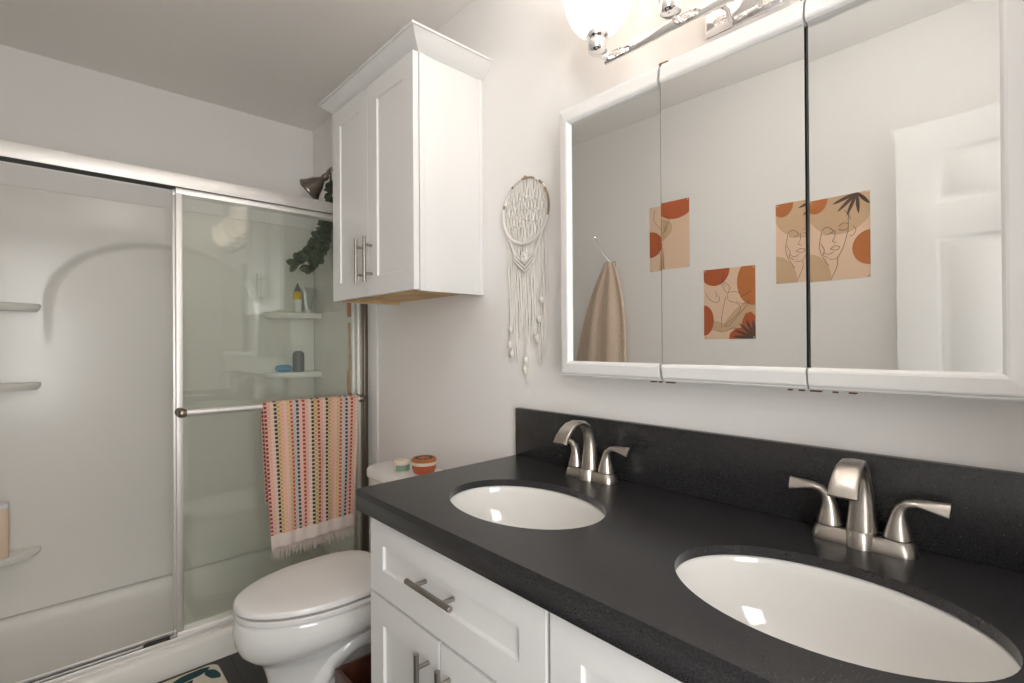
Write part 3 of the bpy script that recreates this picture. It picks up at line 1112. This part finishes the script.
def mirror_door(xa, xb, frame, pane, left, right):
    """door spanning xa..xb (world x); frame and pane = (hinge x, turn, distance from wall); stiles only where asked"""
    def turned(h):
        xh, al, m = h
        return lambda x, d, z: Vector((xh+(x-xh)*math.cos(al)-d*math.sin(al), m+(x-xh)*math.sin(al)+d*math.cos(al), z))
    T, Q = turned(frame), turned(pane)
    prof = [(0, -.022), (0, -.002), (.003, .002), (.006, .003), (.008, .006), (.011, .0075), (.032, .0115), (.036, .0105), (.040, .006), (.040, -.010)]
    st, hb, htop = (.043 if right else .038), .041, .048
    x0_, x1_ = xa+(st if right else 0), xb-(st if left else 0)
    b = MB()
    f = [T(xa+.004, -.0185, ZB+.01), T(xb-.004, -.0185, ZB+.01), T(xb-.004, -.0185, ZT-.01), T(xa+.004, -.0185, ZT-.01)]
    k = [T(xa+.004, -.0215, ZB+.01), T(xb-.004, -.0215, ZB+.01), T(xb-.004, -.0215, ZT-.01), T(xa+.004, -.0215, ZT-.01)]
    b.rings([k, f], smooth=False)
    dr_ = b.build('mirror_door', M['gap'], mc)
    def bar(name, rs):
        b = MB()
        vs = [p for q in rs for p in q]
        n = len(rs)
        fs = [(2*i, 2*i+1, 2*i+3, 2*i+2) for i in range(n-1)]+[(2*n-2, 2*n-1, 1, 0)]
        fs += [tuple(2*i for i in range(n)), tuple(2*i+1 for i in range(n-1, -1, -1))]
        b.faces(vs, fs)
        b.build(name, M['mirror_frame'], dr_, sharp=12)
    for zo, sg, hh in ((ZB, 1, hb), (ZT, -1, htop)):
        bar('frame_rail', [(T(xa+(e*st/.040 if right else 0), d, zo+sg*e*hh/.040), T(xb-(e*st/.040 if left else 0), d, zo+sg*e*hh/.040)) for e, d in prof])
    for on_, xo, sg in ((left, xb, -1), (right, xa, 1)):
        if on_: bar('frame_stile', [(T(xo+sg*e*st/.040, d, ZB+e*hb/.040), T(xo+sg*e*st/.040, d, ZT-e*htop/.040)) for e, d in prof])
    z0_, z1_ = ZB+hb-.003, ZT-htop+.003
    e0, e1 = (-.003 if right else .0004), (.003 if left else -.0004)
    b = MB()
    f = [Q(x0_+e0, 0, z0_), Q(x1_+e1, 0, z0_), Q(x1_+e1, 0, z1_), Q(x0_+e0, 0, z1_)]
    k = [Q(x0_+e0, -.004, z0_), Q(x1_+e1, -.004, z0_), Q(x1_+e1, -.004, z1_), Q(x0_+e0, -.004, z1_)]
    b.faces(f, [(0, 1, 2, 3)])
    b.mi = 1
    b.rings([f, k], False, True, smooth=False)
    b.build('mirror_pane', [M['mirror'], M['gap']], dr_)


mirror_door(.6150, .921, (.90, .002, MD), (.88, .0175, MD-.0005), True, False)
mirror_door(.3125, .6065, (.31, .006, MD), (.307, .0255, MD+.0015), False, False)
mirror_door(.010, .3085, (.012, .0, MD), (.012, -.0165, MD-.0010), False, True)
for x in (.608, .310):
    b = MB(); b.obox((x, .085, ZT+.003), ((.011, 0, 0), (0, .007, 0), (0, 0, .005)), .001); b.obox((x+.004, .085, ZT+.008), ((.006, 0, .001), (0, .004, 0), (0, 0, .002)), .0005)
    b.build('hinge_clip', M['rust'], mc)
for x, l in ((.640, .012), (.622, .006), (.600, .012), (.590, .008), (.345, .006), (.325, .008), (.305, .009), (.297, .009), (.270, .007), (.243, .010)):
    b = MB(); b.obox((x, .088, ZB-.0015), ((l*.6, 0, 0), (0, .004, 0), (0, 0, .0022)), .0008)
    b.build('rust_chip', M['rust'], mc)

# ------------------------------------------------------------------ vanity light
LZ = 1.963
vl = root('vanity_light', (.471, .06, 1.92), 'chrome four-lamp vanity light with frosted bell shades above mirror cabinet', 'light fixture')
b = MB(); b.box((.366, .001, 1.917), (.541, .022, 2.050), .004); b.build('wall_plate', M['chrome'], vl)
b = MB()
b.box((.165, .080, 1.934), (.777, .088, 1.962), .003)
for x in (.43, .512): b.tube([(x, .022, 1.99), (x, .06, 1.985), (x, .080, 1.952)], .007, 12)
b.build('arm_bar', M['chrome'], vl)
for k in range(4):
    x = .771-.2*k
    c = (x, .122, LZ)
    b = MB()
    b.lathe([(.0, -.016), (.017, -.015), (.023, -.010), (.0245, .006), (.022, .012), (.022, .018), (.028, .022), (.028, .034), (.022, .040)], c, n=28)
    b.tube([(x, .087, 1.950), (x, .100, 1.952), (x, .112, 1.958)], .009, 12)
    h = b.build('lamp_socket', M['chrome'], vl)
    b = MB()
    n = 40
    prof = [(.021, .034), (.036, .037), (.053, .048), (.067, .066), (.077, .090), (.083, .118), (.086, .150), (.087, .172)]
    b.lathe(prof+[(.0835, .172), (.0825, .150), (.0795, .118), (.0735, .090), (.0635, .068), (.050, .052), (.034, .041), (.02, .039)], c, n=n, cap0=False, cap1=False)
    b.build('lamp_shade', M['shade'], vl, sharp=70)
    b = MB(); b.lathe([(.010, .040), (.011, .060), (.018, .074), (.026, .092), (.028, .106), (.024, .122), (.013, .132), (0, .135)], c, n=24)
    b.build('bulb', M['bulb'], h)

# added globe out of view overhead, put in to brighten the room
LX, LY, LB = .45, .75, 2.25
cl = root('fill_globe', (LX, LY, LB), 'added unseen fill globe hanging close under the ceiling over the vanity', 'light fixture')
b = MB(); b.lathe([(.060, H-LB-.0005), (.060, H-LB-.004), (.012, H-LB-.006), (.012, .208), (.040, .202), (.040, .188)], (LX, LY, LB), n=32); b.build('stem', M['nickel'], cl)
b = MB(); b.lathe([(.100*math.sin(PI*k/24), .100-.100*math.cos(PI*k/24)) for k in range(25)], (LX, LY, LB), n=40, cap0=False, cap1=False); b.build('globe', M['fill_glow'], cl)

# ------------------------------------------------------------------ wall cabinet over the toilet
WX0, WX1, WY, WZ0, WZ1 = 1.373, 1.975, .261, 1.396, 2.160
wc = root('wall_cabinet', ((WX0+WX1)/2, .14, WZ0), 'white two-door wall cabinet with crown molding mounted above the toilet', 'cabinet')
b = MB()
t = .016
b.box((WX0, .001, WZ0), (WX0+t, WY, WZ1), .001); b.box((WX1-t, .001, WZ0), (WX1, WY, WZ1), .001)
b.box((WX0+t, .001, WZ1-t), (WX1-t, WY, WZ1), 0); b.box((WX0+t, .001, WZ0+.02), (WX1-t, .010, WZ1-t), 0)
b.box((WX0-.002, .001, WZ0), (WX0, .016, WZ1), .0008)
b.box((WX0-.002, WY-.02, WZ0), (WX0, WY, WZ1), .0008)
b.build('carcass', M['cab'], wc)
b = MB()
b.box((WX0+t, .001, WZ0+.012), (WX1-t, WY-.001, WZ0+.020), 0)
b.box((WX1-t-.004, .002, WZ0+.0005), (WX1-t, WY-.002, WZ0+.012), 0)
b.box((WX0+t, WY-.018, WZ0+.001), (WX1-t-.004, WY-.001, WZ0+.012), 0)
b.build('underside_panel', M['wood'], wc)
b = MB()
cp = [(0, 2.157), (.003, 2.157), (.006, 2.160), (.012, 2.163), (.026, 2.171), (.042, 2.184), (.052, 2.195), (.056, 2.1985), (.062, 2.199), (.062, 2.2055), (0, 2.2055)]
rs = []
for e, z in cp:
    rs.append([Vector((WX0-e, .001, z)), Vector((WX0-e, WY+e, z)), Vector((WX1+e, WY+e, z)), Vector((WX1+e, .001, z))])
vs = [p for q in rs for p in q]
fs = []
n = len(rs)
for i in range(n-1):
    for j in range(3): fs.append((4*i+j, 4*i+j+1, 4*i+j+5, 4*i+j+4))
fs.append((4*(n-1), 4*(n-1)+1, 4*(n-1)+2, 4*(n-1)+3))
b.faces(vs, fs)
b.box((WX0+.001, .001, 2.160), (WX1-.001, WY, 2.205), 0)
b.build('crown_molding', M['cab'], wc, sharp=20)
DY = .287
xm = 1.676
for (a, c, hx_) in ((1.368, xm-.0015, 1.647), (xm+.0015, 1.978, 1.712)):
    d = shaker('door', a, c, 1.399, 2.154, DY, wc, .066)
    bar_pull((hx_, DY, 1.526), (0, 0, 1), .162, (0, 1, 0), d)

# ------------------------------------------------------------------ macrame dream catcher
DX, DZ, DR = 1.146, 1.648, .104
dc = root('macrame_hanging', (DX, .012, 1.10), 'cream macrame hoop wall hanging with long tassels beside the mirror cabinet', 'wall decor')
circ = lambda a, r, y=.014: Vector((DX+r*math.cos(a), y, DZ+r*math.sin(a)))
b = MB(); b.tube([circ(2*PI*k/64, DR) for k in range(65)], .0034, 8, cap=False); b.build('hoop', M['ringgold'], dc)
b = MB()
for (a0, a1) in ((.35, .95), (1.05, 1.45), (2.05, 2.25), (2.45, 2.58), (3.45, 6.5)):
    n_ = max(4, int((a1-a0)*18))
    b.tube([circ(a0+(a1-a0)*k/n_, DR) for k in range(n_+1)], .0052, 8)
b.build('cord_wrap', M['macrame'], dc)
b = MB()
for k in range(25):
    x = -.090+.0075*k
    h = math.sqrt(max(0, DR**2-x**2))
    pts = []
    for q in range(17):
        t = q/16
        zz = DZ+h-(2*h)*t
        pts.append((DX+x+.0045*math.sin(t*17+k*PI)*(.2+.8*math.sin(PI*t)), .010+.002*math.cos(t*14+k*2), zz))
    b.tube(pts, .0023, 6)
for rw in range(3):
    zz = DZ+.045-.035*rw
    h = math.sqrt(DR**2-(zz-DZ)**2)*.55
    n_ = 12
    b.tube([(DX-h+2*h*q/n_, .013, zz-.016*abs(2*q/n_-1)+.005*math.sin(q*2.2)) for q in range(n_+1)], .0024, 6)
tag(b.build('net', M['macrame'], dc), kind='stuff')
b = MB()
for k in range(49):
    u = (k-24)/24
    x = .088*u
    ztop = DZ-math.sqrt(max(0, DR**2-x*x))
    if abs(u) > .55: zend = 1.165+random.uniform(-.012, .05)
    elif abs(u) > .18: zend = 1.26+random.uniform(-.05, .06)
    else: zend = 1.10+random.uniform(-.012, .03)
    if -.75 < u < -.3: zend -= .04
    pts = []
    n_ = 10
    for q in range(n_+1):
        t = q/n_
        xx = x*(1-.08*t)+.003*math.sin(t*9+k*1.7)
        if t > .6 and abs(u) < .2: xx *= .6
        pts.append((DX+xx, .006+.002*math.sin(k*2.1+t*5), ztop+(zend-ztop)*t))
    b.tube(pts, [.0022]*(n_-1)+[.0026, .0012], 6)
for s in (-1, 1):
    for j in range(3):
        b.tube([(DX+s*.085*(1-.15*j), .014, DZ-.062-.02*j), (DX+s*.045, .016, DZ-.135-.012*j), (DX, .017, DZ-.170-.012*j)], .0030, 6)
for k in range(9):
    a = 2*PI*k/9
    b.lathe([(0, -.008), (.006, -.005), (.007, 0), (.006, .005), (0, .008)], (DX+.009*math.cos(a), .018, DZ-.150+.010*math.sin(a)), n=8)
for (x, z) in ((-.06, 1.30), (-.05, 1.24), (.0, 1.17), (.004, 1.14), (.07, 1.27), (.075, 1.22), (-.07, 1.36), (.065, 1.19)):
    b.lathe([(0, -.014), (.006, -.009), (.0075, 0), (.006, .009), (0, .014)], (DX+x, .014, z), n=8)
tag(b.build('tassels', M['macrame'], dc), kind='stuff')
b = MB(); b.lathe([(.004, 0), (.004, .012), (.006, .013), (0, .016)], (DX, .0005, DZ+DR+.004), (0, 1, 0), 10); b.build('nail', M['brass'], dc)

# ------------------------------------------------------------------ left wall, seen in the mirrors: hook, towel, prints
hk = root('robe_hook', (1.70, 1.50, 1.66), 'chrome wall hook with long upper prong holding the beige towel', 'hook')
b = MB(); b.lathe([(.020, 0), (.020, .004), (.012, .008)], (1.70, 1.5235, 1.685), (0, -1, 0), 24)
b.tube(spline([(1.70, 1.518, 1.690), (1.715, 1.500, 1.700), (1.750, 1.480, 1.755), (1.795, 1.472, 1.845)], 16), [.0055-.0022*i/16 for i in range(17)], 10)
b.lathe([(0, -.009), (.007, -.006), (.009, 0), (.007, .006), (0, .009)], (1.797, 1.472, 1.850), n=14)
b.tube(spline([(1.70, 1.516, 1.678), (1.70, 1.492, 1.662), (1.70, 1.472, 1.664), (1.70, 1.464, 1.688)], 14), .005, 10)
b.lathe([(0, -.008), (.006, -.005), (.008, 0), (.006, .005), (0, .008)], (1.70, 1.464, 1.692), n=14)
b.build('hook_body', M['chrome'], hk)

b = MB()
rs = []
nz_ = 26
for j in range(nz_+1):
    t = j/nz_
    z = 1.690-.76*t
    hw = .030+.165*(1-math.exp(-2.6*t))
    dp = .014+.022*min(1, t*2.2)
    cx = 1.70+.065*min(1, t*1.4)
    cy = 1.4745
    rg = []
    n_ = 96
    for k in range(n_):
        a = 2*PI*k/n_
        pl = (1+.42*math.sin(4*a+.6+.8*t)+.12*math.sin(9*a+t*2))
        x = cx+hw*math.cos(a)
        y = cy+dp*math.sin(a)*(.62+.38*pl)+(.012*math.sin(8*math.cos(a)+1.0+1.5*t))*min(1, t*3)
        rg.append(Vector((x, min(y, 1.520), z-.02*math.cos(2*a)*t)))
    rs.append(rg)
b.rings(rs)
ht = b.build('bath_towel', M['beige'], None, sharp=80)
tag(ht, 'beige terry towel hanging from the wall hook, seen in the left mirror', 'towel')


def art(label, x0, x1, z0, z1, shapes, lines, group='art prints taped to the left wall'):
    """shapes: (material key, polygon in 0..1 coords seen by the room, u to the viewer's left->right in the mirror)"""
    r = root('art_print', ((x0+x1)/2, 1.5235, z0), label, 'art print', group)
    yb = 1.5232
    b = MB(); b.box((x0, yb-.0008, z0), (x1, yb, z1), 0); b.build('paper', M['paper'], r)
    P = lambda u, v, d: Vector((x1+(x0-x1)*u, yb-.0008-d, z0+(z1-z0)*v))
    nm = {'terra': 'terracotta_shape', 'terra2': 'orange_shape', 'tan': 'tan_shape', 'umber': 'leaf_shape'}
    for i, (mk, poly) in enumerate(shapes):
        # clip to the sheet
        q = [(min(1, max(0, u)), min(1, max(0, v))) for u, v in poly]
        bb = MB()
        d = .0002+.00012*i
        bb.prism([P(u, v, d) for u, v in q], (0, -.0001, 0))
        bb.build(nm[mk], M[mk], r, merge=False)
    b = MB()
    for ln in lines:
        pts = spline([P(u, v, .0016) for u, v in ln], 6*len(ln))
        b.tube(pts, .0008, 5)
    b.build('line_drawing', M['ink'], r)
    for u, v in ((.03, .98), (.97, .98), (.03, .02), (.97, .02)):
        b = MB(); b.lathe([(.004, 0), (.004, .001), (0, .0025)], P(u, v, .0002), (0, -1, 0), 10); b.build('pin', M['pin'], r)
    return r


def disc(cu, cv, ru, rv, n=40, wob=0.):
    return [(cu+ru*math.cos(2*PI*k/n)*(1+wob*math.sin(2*2*PI*k/n+.7)), cv+rv*math.sin(2*PI*k/n)*(1+wob*math.cos(3*2*PI*k/n))) for k in range(n)]


def blade(u, v, ang, L_, Wd, asp):
    pts = []
    du, dv = math.cos(ang), math.sin(ang)
    for k in range(9):
        t = k/8
        s = Wd*math.sin(PI*min(1, t*.97+.03))**.7
        pts.append((u+(du*L_*t-dv*s), v+(dv*L_*t+du*s)*asp))
    for k in range(8, -1, -1):
        t = k/8
        s = Wd*math.sin(PI*min(1, t*.97+.03))**.7
        pts.append((u+(du*L_*t+dv*s), v+(dv*L_*t-du*s)*asp))
    return pts


A_ = .70
art('small art print of a seated figure under a terracotta sun, beside the beige towel', 1.195, 1.466, 1.612, 1.966,
    [('tan', disc(.47, .60, .17, .16, wob=.12)), ('terra', disc(.72, 1.0, .42, .27)), ('terra', disc(.02, .42, .26, .20)), ('tan', [(.22, 0), (.50, 0), (.46, .22), (.40, .38), (.32, .44), (.26, .2)])],
    [[(.12, .95), (.10, .80), (.20, .68), (.34, .60)], [(.30, .70), (.36, .58), (.46, .55), (.55, .66), (.60, .74), (.52, .80)], [(.34, .60), (.22, .52), (.16, .40)], [(.40, .52), (.44, .36), (.48, .18), (.46, .02)], [(.20, .40), (.24, .2), (.22, .02)], [(.50, .64), (.53, .58), (.50, .56)]])
art('lower art print of two embracing line-drawn figures with dark fan leaf', .877, 1.122, 1.240, 1.584,
    [('tan', [(.16, .28), (.40, .22), (.60, .40), (1, .62), (1, .30), (.86, .18), (.60, .14), (.32, .10), (.16, .16)]), ('terra', disc(.22, 1.0, .30, .24)), ('terra2', disc(.96, .78, .30, .32)), ('terra', disc(0, .27, .20, .22)),
     ('terra', [(.50, 0), (.52, .08), (.62, .14), (.74, .16), (.76, .26), (.82, .35), (.92, .37), (1, .31), (1, 0)])]
    + [('umber', blade(.99, .01, a, l, .030, A_)) for a, l in ((3.05, .42), (2.75, .42), (2.35, .42), (2.0, .40), (1.68, .36))],
    [[(.04, .66), (.14, .56), (.26, .52), (.32, .56), (.30, .62)], [(.34, .80), (.40, .72), (.46, .66), (.60, .66), (.72, .64)], [(.36, .82), (.46, .78), (.52, .72), (.48, .62), (.50, .54), (.64, .50), (.72, .44), (.66, .34), (.40, .18)],
     [(.44, .60), (.40, .46), (.36, .30), (.36, .16)], [(.72, .58), (.84, .62), (.92, .66)], [(.64, .52), (.80, .48), (.90, .54)], [(.16, .14), (.40, .10), (.56, .15), (.68, .14)], [(.40, .92), (.38, .82), (.44, .74)], [(.90, .50), (.70, .34), (.52, .20), (.40, .18)], [(.24, .68), (.26, .64), (.25, .60)]])
art('upper art print of a line-drawn face resting on a hand, dark leaf above', .560, .787, 1.488, 1.846,
    [('tan', disc(.52, .90, .56, .36)), ('terra2', disc(.12, 1.0, .20, .17)), ('tan', disc(.0, 0, .38, .34)), ('terra2', disc(1.0, .35, .28, .20))]
    + [('umber', blade(.80, 1.0, a, l, .030, A_)) for a, l in ((3.45, .42), (3.85, .42), (4.28, .40), (4.78, .36), (5.45, .30))],
    [[(.22, .62), (.30, .65), (.38, .62), (.42, .58)], [(.24, .58), (.32, .56), (.40, .58)], [(.50, .64), (.58, .67), (.66, .65)], [(.50, .60), (.58, .58), (.66, .60)], [(.44, .60), (.44, .52), (.40, .47), (.46, .45)], [(.36, .38), (.44, .41), (.52, .39), (.46, .36), (.36, .38)],
     [(.68, .80), (.66, .72), (.66, .60), (.62, .48), (.56, .36), (.46, .26), (.34, .26)], [(.74, .62), (.78, .56), (.72, .50), (.68, .52)], [(.22, .60), (.18, .46), (.20, .34), (.28, .24), (.34, .18)], [(.20, .46), (.26, .38), (.24, .32), (.32, .28)], [(.26, .34), (.34, .32), (.42, .34)],
     [(.48, .26), (.48, .18), (.42, .08), (.38, .02)], [(.60, .82), (.66, .76), (.70, .70)]])

for o in bpy.data.objects:
    if '_w' in o: del o['_w']
